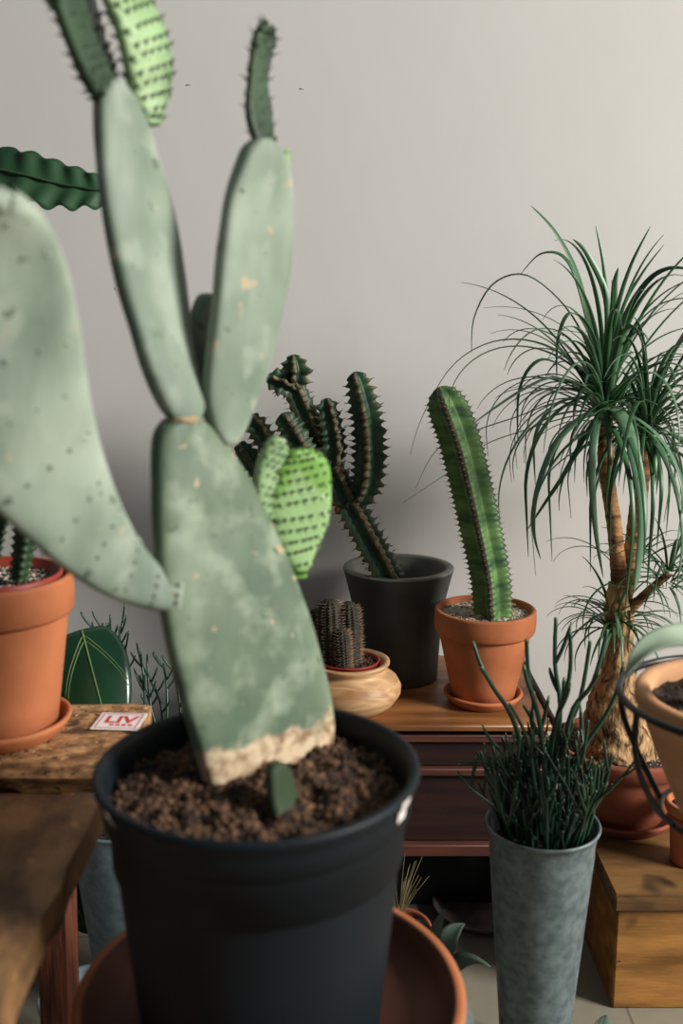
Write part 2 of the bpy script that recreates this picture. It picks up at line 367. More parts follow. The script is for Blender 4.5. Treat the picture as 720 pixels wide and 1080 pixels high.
# ------------------------------------------------------------------ low cabinet
CZ = .436; CY = 1.70; CX0, CX1 = -.20, .373
t = thing('wooden_cabinet', ((CX0+CX1)/2, 1.9, 0), 'low dark mahogany chest of drawers with worn teak top against the wall', 'cabinet')
b = MB(); b.box((CX0, CY, CZ - .012), (CX1, WALL - .04, CZ), bev=.003); b.build('top', 'teak', t, angle=40)
b = MB(); b.box((CX1 + .0002, CY + .003, CZ - .012), (CX1 + .010, WALL - .04, CZ + .004), bev=.003); b.build('edge_strip', 'mahog', t, angle=40)
b = MB(); b.box((CX0 + .01, CY + .03, .20), (CX1 - .01, WALL - .05, CZ - .012), bev=.002); b.build('body', 'mahog', t, angle=40)
def zc(py, Y=CY): return P(400, py, Y).z
z1, z2, z3, z4 = zc(779), zc(815), zc(821), zc(893)
for (za, zb, mt, y0, nm) in ((zc(786), zc(778), 'mahog_lip', .010, 'moulding'), (z3, z2 + .003, 'mahog_lip', .008, 'moulding'), (zc(905), z4, 'mahog_lip', .004, 'moulding')):
    b = MB(); b.box((CX0 + .004, CY + y0, za), (CX1 - .004, CY + .035, zb), bev=.002); b.build(nm, mt, t, angle=40)
for (za, zb) in ((z2 + .004, zc(787)), (z4 + .001, z3 - .001)):
    b = MB(); b.box((CX0 + .015, CY + .018, za), (CX1 - .015, CY + .032, zb), bev=.003); d = b.build('drawer', 'mahog', t, angle=40)
    k = MB()
    for kx in (CX0 + .16,):
        k.lathe((kx, CY + .010, (za + zb)/2), [(0, -.006), (.006, -.004), (.007, 0), (.006, .004), (0, .006)], 16)
    k.build('knob', 'mahog_lip', d)
for (x, y) in ((CX0 + .03, CY + .05), (CX1 - .03, CY + .05), (CX0 + .03, WALL - .08), (CX1 - .03, WALL - .08)):
    beam('leg', (x, y, 0), (x, y, .201), .035, .035, 'mahog', t)
b = MB(); b.box((.01, 1.84, 0), (.30, 2.03, .165), bev=.004); b.box((.005, 1.835, .165), (.305, 2.035, .18), bev=.003)
tag(b.build('storage_box', 'blackbox', base=(.15, 1.93, 0), angle=40), 'black box with lid in the dark under the cabinet', 'box')

# ------------------------------------------------------------------ ribbed succulent stems
def ribbed(b, path, rad, nribs, off, rows, deep=.5, step=.012, spl=.006, mi_rib=1, mi_sp=2, round_tip=True, seg_per=10, spr=.0007, ref=V((0, -1, 0)), twist=0, jit=0, cren=.1, rib_w=.93, spine_n=2, pw=1.0):
    pts = [V(p) for p in path]; L = [0]
    for i in range(1, len(pts)): L.append(L[-1] + (pts[i]-pts[i-1]).length)
    tot = L[-1]; n = rows; P_ = []; Rr = []
    for i in range(n):
        s = tot * i/(n-1); j = 0
        while j < len(pts) - 2 and L[j+1] < s: j += 1
        f = (s - L[j]) / max(1e-9, L[j+1]-L[j]); P_.append(pts[j].lerp(pts[j+1], f)); Rr.append(rad[j] + (rad[j+1]-rad[j])*f)
    fr = frames(P_, ref); seg = nribs*seg_per; rr = []; spn = []
    for i in range(n):
        s = tot * i/(n-1); ph = s/step + jit*noise.noise(V((s*60, off, 2))); cr_ = cren*(1 + jit*2*noise.noise(V((s*45, 9, off)))); tw = off + twist*s
        t_, a_, b_ = fr[i]; row = []; e = 1
        if round_tip:
            q = (tot - s)/max(Rr[i], 1e-5); e = math.sqrt(max(.02, 1 - (1-min(1, q))**2))
        for j in range(seg):
            th = 2*pi*j/seg
            k = abs(cos(nribs*th/2))**pw; r = Rr[i]*e*((1-deep) + deep*k*(1 + cr_*cos(2*pi*ph))) 
            row.append(P_[i] + a_*(r*cos(th+tw)) + b_*(r*sin(th+tw)))
        rr.append(row)
    b.grid(rr, cap0=True, cap1=True, mf=lambda i, j: mi_rib if abs(cos(nribs*(2*pi*(j+.5)/seg)/2)) > rib_w else 0)
    ns = int(tot/step)
    for q in range(ns):
        s = (q + .02)*step; i = min(n-1, int(round(s/tot*(n-1)))); t_, a_, b_ = fr[i]; tw = off + twist*s
        e = 1
        if round_tip:
            qq = (tot - s)/max(Rr[i], 1e-5); e = math.sqrt(max(.02, 1 - (1-min(1, qq))**2))
        for k in range(nribs):
            th = 2*pi*k/nribs + tw; d = a_*cos(th) + b_*sin(th); p = P_[i] + d*(Rr[i]*e*(1 + deep*cren*.7))
            tg = t_.cross(d)
            for sg in range(spine_n):
                dd = d + tg*(((sg/(max(1, spine_n-1)))*2-1)*.55 if spine_n > 1 else 0) + t_*random.uniform(-.1, .5)
                b.cone(p - d*.001, dd, spr, spl*random.uniform(.7, 1.25), mi_sp, 4)
    return tot

# tall column cactus in terracotta
pc = P(509, 735, 1.82); pc.z = CZ
t = thing('column_cactus', (pc.x, 1.82, CZ), 'tall leaning green column cactus in a terracotta pot with gravel on the cabinet', 'cactus')
cc = (pc.x, 1.82)
saucer(t, cc, CZ, .074, .02)
terra_pot(t, cc, CZ + .008, .095, .058, .172, .044)
soil(t, cc, .083, CZ + .008 + .160, ('gravel', 'gravel_stone'), .004, 1100, (.0013, .0032), name='gravel', dome=.003)
ctr = [(520, 655, 1.80), (517, 610, 1.80), (507, 560, 1.80), (496, 510, 1.80), (483, 460, 1.80), (470, 425, 1.80), (463, 408, 1.80)]
pp = [P(*q) for q in cr(ctr, 40)]; sm = S(pp[10])
b = MB(); ribbed(b, pp, [sm*(20.5 + 1.3*sin(i/39*3)) * (1 if i < 30 else 1 - (i-30)/40) for i in range(40)], 4, R(-12), 160, deep=.5, step=.0105, spl=.0075, seg_per=12, spr=.0008, cren=.14, rib_w=.975, spine_n=3, pw=2.2)
b.build('stem', ['column', 'column_rib', 'spine'], t)

# candelabra spurge in grey pot
gp = P(440, 700, 1.93); gx = P(420, 596, 1.955).x
t = thing('candelabra_cactus', (gx, 1.955, CZ), 'branching dark spiny cactus leaning from a tall grey pot', 'cactus')
rt = 58.5*S(P(420, 596, 1.955)); zt = P(420, 597, 1.955).z; H = zt - CZ
b = MB(); pr = [(0, 0), (rt*.70, 0), (rt*.74, .004), (rt*.745, H*.15), (rt*.78, H*.4), (rt*.85, H*.7), (rt*.965, H*.93), (rt, H*.985), (rt, H - .002), (rt*.985, H), (rt*.86, H), (rt*.84, H - .004), (rt*.80, H*.8), (rt*.75, H*.6), (0.001, H*.59)]
b.lathe((gx, 1.955, CZ), pr, 96, mf=lambda i, j: 1 if 2 <= i <= 6 else 0); b.build('pot', ['grey_pot', 'grey_rim'], t)
soil(t, (gx, 1.955), rt*.78, CZ + H*.70, ('dark_soil', 'soil_lump'), .006, 300)
stems = [
    ('stem', [(420, 640, 1.90), (408, 605, 1.88), (384, 560, 1.88), (360, 515, 1.88), (338, 472, 1.88), (320, 432, 1.88), (308, 402, 1.88)], [15, 16, 16.5, 16, 15, 14, 13], 4, 30),
    ('branch', [(368, 528, 1.88), (381, 522, 1.87), (388, 500, 1.86), (389, 460, 1.86), (382, 420, 1.86), (374, 392, 1.86)], [11, 14, 17, 17, 15, 11], 4, 10),
    ('branch', [(346, 490, 1.88), (352, 478, 1.86), (350, 455, 1.86), (343, 420, 1.86)], [10, 14, 14, 11], 4, 40),
    ('branch', [(345, 500, 1.89), (325, 480, 1.85), (310, 458, 1.85), (297, 436, 1.85)], [10, 13, 14, 12], 4, 20),
    ('branch', [(310, 412, 1.88), (296, 404, 1.87), (281, 398, 1.87)], [10, 14, 11], 5, 20),
    ('branch', [(308, 408, 1.88), (311, 392, 1.88), (309, 374, 1.88)], [13, 17, 12], 5, 0),
    ('branch', [(345, 522, 1.93), (310, 500, 1.93), (290, 480, 1.92), (272, 452, 1.92), (262, 437, 1.92)], [9, 12, 13, 13, 10], 4, 30),
    ('branch', [(330, 522, 1.94), (290, 510, 1.94), (268, 490, 1.94), (251, 467, 1.94)], [9, 12, 12, 10], 4, 0),
]
for (nm, c_, r_, nr, of) in stems:
    q = cr([a + (r,) for a, r in zip(c_, r_)], 24); pp = [P(*a[:3]) for a in q]
    b = MB(); ribbed(b, pp, [a[3]*S(p) for a, p in zip(q, pp)], nr, R(of), 90, deep=.62, step=.0150, spl=.0095, seg_per=8, spr=.0011, cren=.26, rib_w=.965, pw=2.0, jit=.35)
    b.build(nm, ['euph', 'euph_rib', 'spine_d'], t)
for (x, y, r) in ((358, 496, 4.5), (357, 538, 5), (352, 530, 3.5)):
    c = P(x, y, 1.872); b = MB(); r *= S(c); b.lathe(c, [(0, -r), (r*.7, -r*.7), (r, 0), (r*.7, r*.7), (0, r)], 14); part(b.build('fruit', 'fruit', t), 'small red fruit')
b = MB()
for (x0, y0, x1, y1, x2, y2) in ((360, 500, 352, 505, 345, 500),):
    b.tube([P(x0, y0, 1.86), P(x1, y1, 1.86), P(x2, y2, 1.87)], .0015, 5)
b.build('twig', 'spine_d', t)

# hedgehog cacti in turned wooden bowl
wx = P(368, 712, 1.775).x; wy = 1.775
t = thing('hedgehog_cactus', (wx, wy, CZ), 'brown spiny clustered cactus in a round turned wooden bowl', 'cactus')
b = MB(); pr = [(0, 0), (.05, 0), (.062, .004), (.082, .018), (.094, .036), (.095, .048), (.088, .062), (.072, .074), (.066, .080), (.068, .086), (.074, .091), (.074, .095), (.067, .096), (.058, .090), (.055, .08), (.055, .07), (0.001, .069)]
b.lathe((wx, wy, CZ), pr, 96); part(b.build('bowl', 'bowl', t), 'turned pale wooden bowl')
b = MB(); pr = [(0, .070), (.050, .070), (.053, .094), (.056, .0965), (.053, .0975), (.0505, .0935), (.049, .086), (0, .085)]
b.lathe((wx, wy, CZ), pr, 64); part(b.build('inner_pot', 'red_plastic', t), 'red inner pot')
soil(t, (wx, wy), .0495, CZ + .091, ('soil', 'soil_lump'), .004, 260, (.001, .003))
for (x, y0, y1, rpx, Y) in ((347, 694, 631, 13.5, 1.77), (367, 690, 634, 11, 1.778), (334, 694, 642, 12, 1.79), (360, 697, 662, 8, 1.748)):
    a = P(x + 3, y0, Y); a.z = CZ + .09; top = P(x, y1, Y + .004); r = rpx*S(a); b = MB()
    pts = [a.lerp(top, i/10) for i in range(11)]
    ribbed(b, pts, [r*(.85 + .15*sin(pi*i/10)) for i in range(11)], 12, 0, 80, deep=.2, step=.0052, spl=.0100, mi_rib=0, mi_sp=1, seg_per=4, spr=.00045, spine_n=3, cren=.6)
    b.build('stem', ['ball', 'hog'], t)

# ------------------------------------------------------------------ prickly pear (foreground)
PX, PY = P(272, 808, .94).x, .94; PRZ = P(272, 806, .94).z
pr_ = 171*S(P(272, 808, .94))
BZ = PRZ - .295
_l, _r = P(206, 800, .935), P(344, 748, 1.055); _sl = (_r.z - _l.z)/(_r.x - _l.x)
M['pear_base'] = add_cork(M['pear'], _l.z - BZ - _sl*(_l.x - PX) - .0325, _sl)
pear = thing('prickly_pear', (PX, PY, BZ), 'large pale green prickly pear in a big black plastic pot in the foreground', 'cactus')
b = MB(); H = .295; r = pr_
pr = [(0, 0), (r*.73, 0), (r*.755, .004), (r*.77, .03), (r*.845, H*.5), (r*.90, H*.84), (r*.915, H*.862), (r*.945, H*.87), (r*.955, H*.93), (r*.965, H - .012), (r*.985, H - .008), (r, H - .003), (r*.995, H + .001), (r*.97, H + .003), (r*.945, H + .001), (r*.925, H - .006), (r*.915, H - .02), (r*.90, H*.7), (0.001, H*.69)]
b.lathe((PX, PY, BZ), pr, 128); b.build('pot', 'black_plastic', pear)
SZ = BZ + H - .030
soil(pear, (PX, PY), r*.913, SZ, ('soil', 'soil_lump'), .012, 2300, (.0015, .0055), dome=.012)
for (ang, hh, ww) in ((-R(27), .019, .0085), (-R(143), .012, .005)):
    b = MB(); rows = []
    for k in range(7):
        a = ang + (k/6 - .5)*2*ww/pr_; rows.append([V((PX + q*cos(a), PY + q*sin(a), z)) for q, z in ((r*1.003, BZ+H-.001), (r*.99, BZ+H-.009), (r*.975, BZ+H-.0125), (r*.965, BZ+H-hh-.004))])
    b.grid(rows, closed=False); part(b.build('label_tab', 'white', pear), 'white label on the pot rim')

def pad(L, Rr, th, mats, n=46, m=32, tub=None, name='pad', label=None, pw=1.0, endr=(.15, .1), arch=0.0, edge=None, parent=None):
    """L / Rr: outline edges as (px, py, distance); th: half thickness"""
    A = [P(*q) for q in cr(L, n)]; B = [P(*q) for q in cr(Rr, n)]
    C = [(a + c)/2 for a, c in zip(A, B)]; W = [(c - a)/2 for a, c in zip(A, B)]
    b = MB(); rows = []; wm = max(w.length for w in W); info = []
    for i in range(n):
        tg = (C[min(n-1, i+1)] - C[max(0, i-1)]).normalized()
        wv = W[i]; nn = wv.cross(tg)
        nn = nn.normalized() if nn.length > 1e-9 else V((0, -1, 0))
        if nn.y > 0: nn = -nn
        f = i/(n-1); e = 1
        if f < endr[0]: e = math.sqrt(max(.0, 1 - (1 - f/endr[0])**2))*.6 + .4
        if f > 1 - endr[1]: e = min(e, math.sqrt(max(.0, 1 - (1 - (1-f)/endr[1])**2)))
        T = th*max(.06, e) if not hasattr(th, '__len__') else (th[0] + (th[1]-th[0])*f)*max(.06, e)
        row = []
        for j in range(m):
            a = 2*pi*j/m; ca, sa = cos(a), sin(a)
            x = math.copysign(abs(ca)**.78, ca); y = math.copysign(abs(sa)**.55, sa)
            p = C[i] + wv*x + nn*(T*y + arch*(1 - x*x)*wv.length)
            p += nn*noise.noise(p*22)*.002
            row.append(p)
        rows.append(row); info.append((C[i], wv, nn, T))
    b.grid(rows, cap0=True, cap1=True)
    if tub:
        st, cols, tr, thh, sp = tub
        kx = 0; nr = st
        for q in range(nr):
            f = (q + .5)/nr; i = int(f*(n-1)); c_, wv, nn, T = info[i]
            for k in range(cols + 1):
                u = -1 + 2*(k + (.5 if q % 2 else 0))/cols
                u += random.uniform(-.04, .04)
                if abs(u) > 1.02: continue
                uu = max(-1, min(1, u))
                sy = math.sqrt(max(0, 1 - uu*uu))**.75
                for sg in (1, -1):
                    p = c_ + wv*uu + nn*(sg*T*sy + arch*(1-uu*uu)*wv.length)
                    d = (nn*sg*max(.15, sy) + wv.normalized()*uu*.9*(abs(uu)**3)*2).normalized()
                    up = (info[min(n-1, i+2)][0] - info[max(0, i-2)][0]).normalized()
                    if wv.length*(2/cols) < tr*1.0: 
                        if k % 2: continue
                    b.cone(p - d*tr*.3, d + up*.25, tr, thh, 0, 7)
                    b.cone(p + (d + up*.25).normalized()*(thh*.2), d + up*.6, tr*.36, sp + thh*.5, 1, 5)
    o = b.build(name, mats, parent or pear)
    if label: part(o, label)
    return o
# main pad, base -> top
pad([(226, 850, .94), (206, 790, .935), (182, 700, .935), (168, 620, .94), (163, 545, .95), (163, 490, .96), (167, 455, .97), (182, 440, .985)],
    [(346, 800, 1.05), (349, 755, 1.055), (338, 700, 1.06), (316, 630, 1.06), (288, 560, 1.055), (262, 512, 1.045), (228, 462, 1.03), (206, 440, 1.01)],
    .0165, ['pear_base', 'areole'], n=60, tub=(10, 4, .0028, .0010, .0004), endr=(.0, .07), label='main pad with corky tan base', edge=1)
# upper left pad
pad([(182, 446, .985), (168, 425, .975), (148, 370, .965), (124, 290, .965), (107, 200, .97), (102, 130, .98), (103, 96, .985), (114, 82, .995)],
    [(200, 446, 1.0), (213, 428, 1.01), (199, 368, 1.03), (196, 320, 1.04), (184, 240, 1.04), (164, 170, 1.035), (143, 112, 1.02), (120, 82, 1.0)],
    .0125, ['pear_pale', 'areole'], tub=(11, 3, .0024, .0008, .0003), endr=(.06, .06))
# upper right pad
pad([(232, 472, 1.02), (220, 445, 1.01), (217, 400, 1.0), (226, 320, 1.0), (233, 250, 1.0), (243, 200, 1.005), (257, 160, 1.01), (268, 146, 1.02)],
    [(242, 472, 1.03), (256, 450, 1.05), (282, 385, 1.07), (299, 310, 1.08), (306, 250, 1.08), (305, 200, 1.07), (296, 162, 1.05), (276, 146, 1.03)],
    .012, ['pear_pale', 'areole'], tub=(10, 3, .0024, .0008, .0003), endr=(.06, .06))
# pad behind
pad([(203, 440, 1.04), (199, 400, 1.04), (199, 360, 1.04), (206, 325, 1.05), (216, 309, 1.06)],
    [(222, 440, 1.06), (236, 400, 1.07), (238, 360, 1.08), (232, 325, 1.08), (222, 309, 1.07)],
    .010, ['pear_pale', 'spike'], endr=(.05, .1), label='smaller pad between the two upper pads')
# big near pad on the left, arching towards the camera
pad([(186, 646, .945), (150, 641, .93), (100, 622, .90), (40, 578, .86), (-40, 500, .82), (-92, 400, .79), (-96, 300, .77), (-60, 230, .76), (-10, 203, .765)],
    [(190, 602, .96), (160, 590, .945), (132, 545, .92), (108, 480, .90), (94, 420, .88), (84, 350, .86), (68, 275, .83), (42, 222, .80), (10, 204, .775)],
    (.013, .012), ['pear_pale', 'areole'], n=70, m=40, tub=(12, 5, .0066, .0036, .0002), endr=(.0, .07), label='near pale pad arching left out of the picture')
# corky joints
for (x, y, Y, r_) in ((183, 626, .942, 6), (192, 442, .99, 20), (237, 470, 1.025, 7)):
    c = P(x, y, Y); b = MB(); rr = r_*S(c); rows = []
    b.lathe(c, [(0, -.004), (rr*.7, -.0035), (rr*.95, 0), (rr*.7, .0035), (0, .004)], 20) if r_ == 20 else b.lathe(c, [(0, -rr), (rr*.7, -rr*.7), (rr, 0), (rr*.7, rr*.7), (0, rr)], 16)
    part(b.build('joint', 'pear_neck', pear), 'corky tan joint between pads')
# young bright pads on the right shoulder
pad([(276, 548, 1.045), (268, 525, 1.04), (270, 495, 1.04), (279, 472, 1.04), (290, 461, 1.045)],
    [(284, 552, 1.05), (292, 530, 1.06), (300, 505, 1.06), (303, 482, 1.06), (298, 463, 1.05)],
    .008, ['young_pale', 'spike'], n=30, m=24, tub=(11, 5, .0046, .0034, .0040), endr=(.1, .15), label='small bright green young pad')
pad([(310, 606, 1.06), (298, 585, 1.055), (286, 555, 1.05), (283, 525, 1.05), (290, 495, 1.05), (306, 478, 1.055)],
    [(321, 606, 1.065), (334, 575, 1.075), (346, 545, 1.08), (348, 510, 1.08), (343, 485, 1.08), (326, 474, 1.07)],
    .0085, ['young', 'spike'], n=40, m=28, tub=(12, 7, .0058, .0042, .0046), endr=(.1, .12), label='heart-shaped bright green young pad with dark spikes')
# young pads at the top left
pad([(152, 128, 1.03), (140, 105, 1.02), (134, 70, 1.01), (126, 35, 1.0), (112, 0, 1.0), (96, -40, 1.0), (92, -70, 1.0)],
    [(166, 130, 1.04), (177, 95, 1.055), (177, 55, 1.06), (166, 20, 1.06), (150, -10, 1.06), (132, -50, 1.05), (112, -74, 1.02)],
    .009, ['young_pale', 'spike'], n=40, m=28, tub=(15, 6, .0060, .0052, .0062), endr=(.1, .12), label='bright green young pad with dark spikes at the top')
pad([(108, 104, .985), (93, 88, .96), (75, 48, .94), (58, 0, .92), (46, -50, .91), (42, -90, .92)],
    [(116, 98, .995), (118, 78, 1.04), (108, 45, 1.06), (96, 0, 1.08), (84, -50, 1.08), (66, -92, 1.04)],
    .009, ['young_dark', 'spike'], n=34, m=24, tub=(14, 5, .0044, .0050, .0060), endr=(.08, .12), label='dark edge-on young pad')  # shaded side of this pad is painted in by the dark skin
pad([(62, 10, .93), (52, 4, .93), (44, -10, .93), (38, -30, .93)],
    [(68, 8, .94), (68, -4, .95), (64, -20, .95), (54, -36, .94)],
    .006, ['young', 'spike'], n=16, m=18, tub=(5, 4, .0028, .003, .003), label='tip of a bright young pad')
# thin edge-on young pad top right
pad([(270, 150, 1.02), (262, 120, 1.02), (262, 92, 1.02), (266, 60, 1.02), (272, 34, 1.02), (281, 27, 1.03)],
    [(288, 152, 1.05), (285, 120, 1.08), (279, 92, 1.10), (284, 60, 1.10), (288, 36, 1.08), (283, 26, 1.03)],
    .006, ['young_dark', 'spike'], n=30, m=22, tub=(12, 2, .0036, .0046, .0070), endr=(.05, .25), label='thin young pad seen edge-on')
pad([(299, 196, 1.06), (298, 180, 1.06), (300, 165, 1.06), (302, 158, 1.06)],
    [(304, 196, 1.065), (305, 180, 1.07), (305, 166, 1.07), (304, 158, 1.065)], .002, ['young', 'spike'], n=12, m=12, tub=(4, 2, .001, .002, .002), label='tiny bud on the pad edge')
# stub at the foot of the main pad
pad([(290, 864, .87), (284, 842, .875), (283, 816, .88), (289, 804, .89)],
    [(314, 862, .90), (311, 842, .91), (306, 818, .91), (296, 803, .90)], .007, ['spike', 'spike'], n=16, m=20, label='small dark stub in the soil', endr=(0, .2))

# saucer and stand under the pear
SR = 206*S(P(284, 1045, .95)); zs = P(284, 1045, .95).z
sx, sy = PX + .008, .955; zb = BZ - .012
t = thing('plant_saucer', (sx, sy, zb), 'wide deep terracotta saucer under the black pot, sandy inside', 'saucer')
b = MB(); h = zs - zb
pr = [(0, 0), (SR*.80, 0), (SR*.86, .004), (SR*.95, h*.6), (SR*.985, h*.8), (SR, h*.9), (SR*.998, h - .002), (SR*.985, h), (SR*.95, h), (SR*.935, h - .003), (SR*.90, h*.6), (SR*.82, .014), (0.001, .0115)]
M['dish_shade'] = mat('shaded_terracotta', (74, 40, 30), (100, 56, 40), scale=10, rough=.7)  # shade inside the dish is put into this darker clay colour
b.lathe((sx, sy, zb), pr, 128, mf=lambda i, j: 1 if i <= 3 else 0); b.build('dish', ['terra', 'dish_shade'], t)
b = MB(); b.lathe((sx, sy, zb + .0118), [(0, 0), (SR*.80, 0), (SR*.78, .0006), (.001, .0006)][::-1], 64)
M['sand'] = mat('sandy_silt', (150, 104, 68), (186, 140, 94), scale=18, rough=.95, bump=.2, bscale=80)
o = b.build('silt', 'sand', t); o['kind'] = 'stuff'; part(o, 'sandy deposit')
t = thing('metal_stool', (sx, sy, 0), 'grey metal stool holding the saucer and black pot', 'stool')
b = MB(); b.lathe((sx, sy, zb - .02), [(0, 0), (SR*1.04, 0), (SR*1.07, .004), (SR*1.07, .016), (SR*1.04, .02), (.001, .02)], 64); b.build('seat', 'zinc', t, angle=40)
for k in range(4):
    a = pi/4 + k*pi/2; b = MB(); b.tube([(sx + SR*.72*cos(a), sy + SR*.72*sin(a), zb - .018), (sx + SR*1.0*cos(a), sy + SR*1.0*sin(a), 0.008)], .011, 12); b.build('leg', 'zinc', t)

# ------------------------------------------------------------------ left terracotta pot with dark cactus
lx = P(4, 772, 1.29).x; lc = (lx, 1.285)
t = thing('potted_cactus', (lx, 1.285, TZ), 'dark toothed cactus in a terracotta pot on the left bench', 'cactus')
s_ = S(P(4, 700, 1.29)); zr = P(4, 606, 1.285).z
saucer(t, lc, TZ + .001, 73*s_, .024)
terra_pot(t, lc, TZ + .009, 83*s_, 58*s_, zr - TZ - .009, .052)
rr = 83*s_ - .012
b = MB(); b.lathe((lx, 1.285, zr), [(rr - .012, -.03), (rr - .004, -.02), (rr - .003, .002), (rr - .005, .004), (rr - .008, .002), (rr - .010, -.012), (.001, -.022)], 64); part(b.build('inner_pot', 'red_plastic', t), 'red inner pot')
soil(t, lc, rr - .011, zr - .010, ('dark_soil', 'gravel_stone'), .004, 500, (.001, .003))
for (c_, r_, of) in (([(20, 612, 1.27), (24, 585, 1.27), (28, 555, 1.27), (27, 520, 1.27), (20, 470, 1.27), (12, 420, 1.28)], [9, 11, 13, 14, 14, 10], 20),
                     ([(-12, 612, 1.30), (-8, 580, 1.30), (-2, 548, 1.30), (6, 530, 1.29), (14, 500, 1.29)], [9, 11, 12, 12, 9], 50),
                     ([(-30, 612, 1.28), (-38, 560, 1.28), (-44, 500, 1.28), (-42, 440, 1.28)], [11, 13, 14, 11], 0)):
    q = cr([a + (r,) for a, r in zip(c_, r_)], 24); pp = [P(*a[:3]) for a in q]
    b = MB(); ribbed(b, pp, [a[3]*S(p) for a, p in zip(q, pp)], 4, R(of), 90, deep=.5, step=.011, spl=.004, seg_per=8, spr=.0008, cren=.3, rib_w=.96)
    b.build('stem', ['young_dark', 'young_dark', 'spine_d'], t)

# ------------------------------------------------------------------ leaves
def leaf(b, mid, hw, up=V((0, 0, 1)), cup=.15, m=0, veins=None, seg=8, th=.0012, wave=0, wn=8, ruffle=0):
    """broad leaf: mid = centre points, hw = half widths (m); closed thin body"""
    mid = [V(p) for p in mid]; fr = frames(mid, up); n = len(mid); rt, rb = [], []
    for i, (p, (tg, a, s)) in enumerate(zip(mid, fr)):
        top = []; bot = []
        for k in range(seg + 1):
            u = -1 + 2*k/seg; wv = hw[i]*(1 + ruffle*sin(i/n*wn*2*pi)*abs(u)**2)
            q = p + s*(u*wv) + a*(cup*abs(u)**1.6*hw[i]) + a*(wave*sin(i/n*wn*2*pi + abs(u)*2.4)*(.3+abs(u)*.7))
            top.append(q + a*th/2); bot.append(q - a*th/2)
        rt.append(top + bot[::-1])
    b.grid(rt, m, cap0=True, cap1=True)
# pot helper for plants standing on the floor behind the bench
def floor_pot(parent, c, r, h, mt='terra_dark'):
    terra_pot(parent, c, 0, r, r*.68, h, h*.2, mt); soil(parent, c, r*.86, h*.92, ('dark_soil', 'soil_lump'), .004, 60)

t = thing('rubber_plant', (-.60, 1.72, 0), 'dark glossy leaf with pale veins rising behind the bench', 'plant')
floor_pot(t, (-.60, 1.72), .12, .22)
b = MB(); b.tube([(-.60, 1.72, .2), (-.57, 1.70, .42), (-.545, 1.66, .60)], [.012, .010, .007], 10); b.build('stem', 'pencil', t)
def bigleaf(base, tip, wid, nrm, nv=6):
    base = V(base); tip = V(tip); n = 22; mids = []; hws = []
    for i in range(n):
        f = i/(n-1); p = base.lerp(tip, f) + V(nrm)*(.020*sin(pi*f)); mids.append(p); hws.append(wid*max(.03, (sin(pi*(.04+.96*f)**.62))**.62))
    b = MB(); leaf(b, mids, hws, V(nrm), cup=-.16, seg=12); o = b.build('leaf', 'gloss', t)
    fr = frames(mids, V(nrm)); v = MB(); nn = V(nrm).normalized()
    v.tube([p + a_*.0012 for p, (tg, a_, s_) in zip(mids, fr)], [.0016*(1 - .7*i/n) for i in range(n)], 6)
    for k in range(nv):
        i0 = 1 + int(k*1.3)
        for sg in (1, -1):
            pts = []
            for j in range(10):
                g = j/9; i = min(n-1, i0 + int(g*9)); p, (tg, a_, s_) = mids[i], fr[i]
                u = sg*(g**.8)*.9
                pts.append(p + s_*(u*hws[i]) + a_*(-.16*abs(u)**1.6*hws[i] + .0009))
            v.tube(pts, [.0010*(1 - .6*g/9) for g in range(10)], 5)
    v.build('vein', 'vein', o)
bigleaf(P(86, 664, 1.53), P(122, 800, 1.445), .057, (.15, -.8, .5), 2)
bigleaf(P(66, 700, 1.64), P(10, 690, 1.60), .045, (0, -.6, .8))
bigleaf(P(66, 720, 1.66), P(60, 780, 1.56), .04, (0, -.8, .5))
bigleaf(P(50, 890, 1.70), P(96, 985, 1.66), .055, (.1, -.8, .5))
b = MB(); b.tube([(-.585, 1.71, .42), P(50, 890, 1.705)], [.004, .003], 8); b.build('stem', 'vein', t)
b = MB(); b.tube([(-.545, 1.66, .60), P(70, 705, 1.56), P(86, 666, 1.532)], [.005, .0035, .003], 8); b.build('stem', 'vein', t)

t = thing('tropical_plant', (-1.0, 1.86, 0), 'dark corrugated leaf reaching in at the upper left', 'plant')
floor_pot(t, (-1.0, 1.86), .13, .24)
b = MB(); st = [V((-1.0, 1.86, .22)), V((-.99, 1.84, .7)), V((-.95, 1.80, 1.1)), P(-100, 232, 1.72), P(-60, 200, 1.70)]
b.tube([V(q) for q in cr([tuple(s) for s in st], 14)], [.012 - .0006*i for i in range(14)], 10); b.build('stem', 'pencil', t)
q = cr([(-60, 200, 1.70, 8), (-20, 180, 1.68, 26), (20, 184, 1.66, 29), (60, 194, 1.66, 26), (95, 200, 1.66, 20), (125, 205, 1.67, 11), (150, 210, 1.68, 2)], 90)
mids = [P(*a[:3]) for a in q]; b = MB()
leaf(b, mids, [a[3]*S(p) for a, p in zip(q, mids)], V((0, -.8, .5)), cup=-.1, seg=12, wave=.0040, wn=9, ruffle=.10)
o = b.build('leaf', 'corr', t)
v = MB(); v.tube([p + V((0, -.003, .001)) for p in mids], [.003*(1 - .7*i/90) for i in range(90)], 6); v.build('midrib', 'young_dark', o)

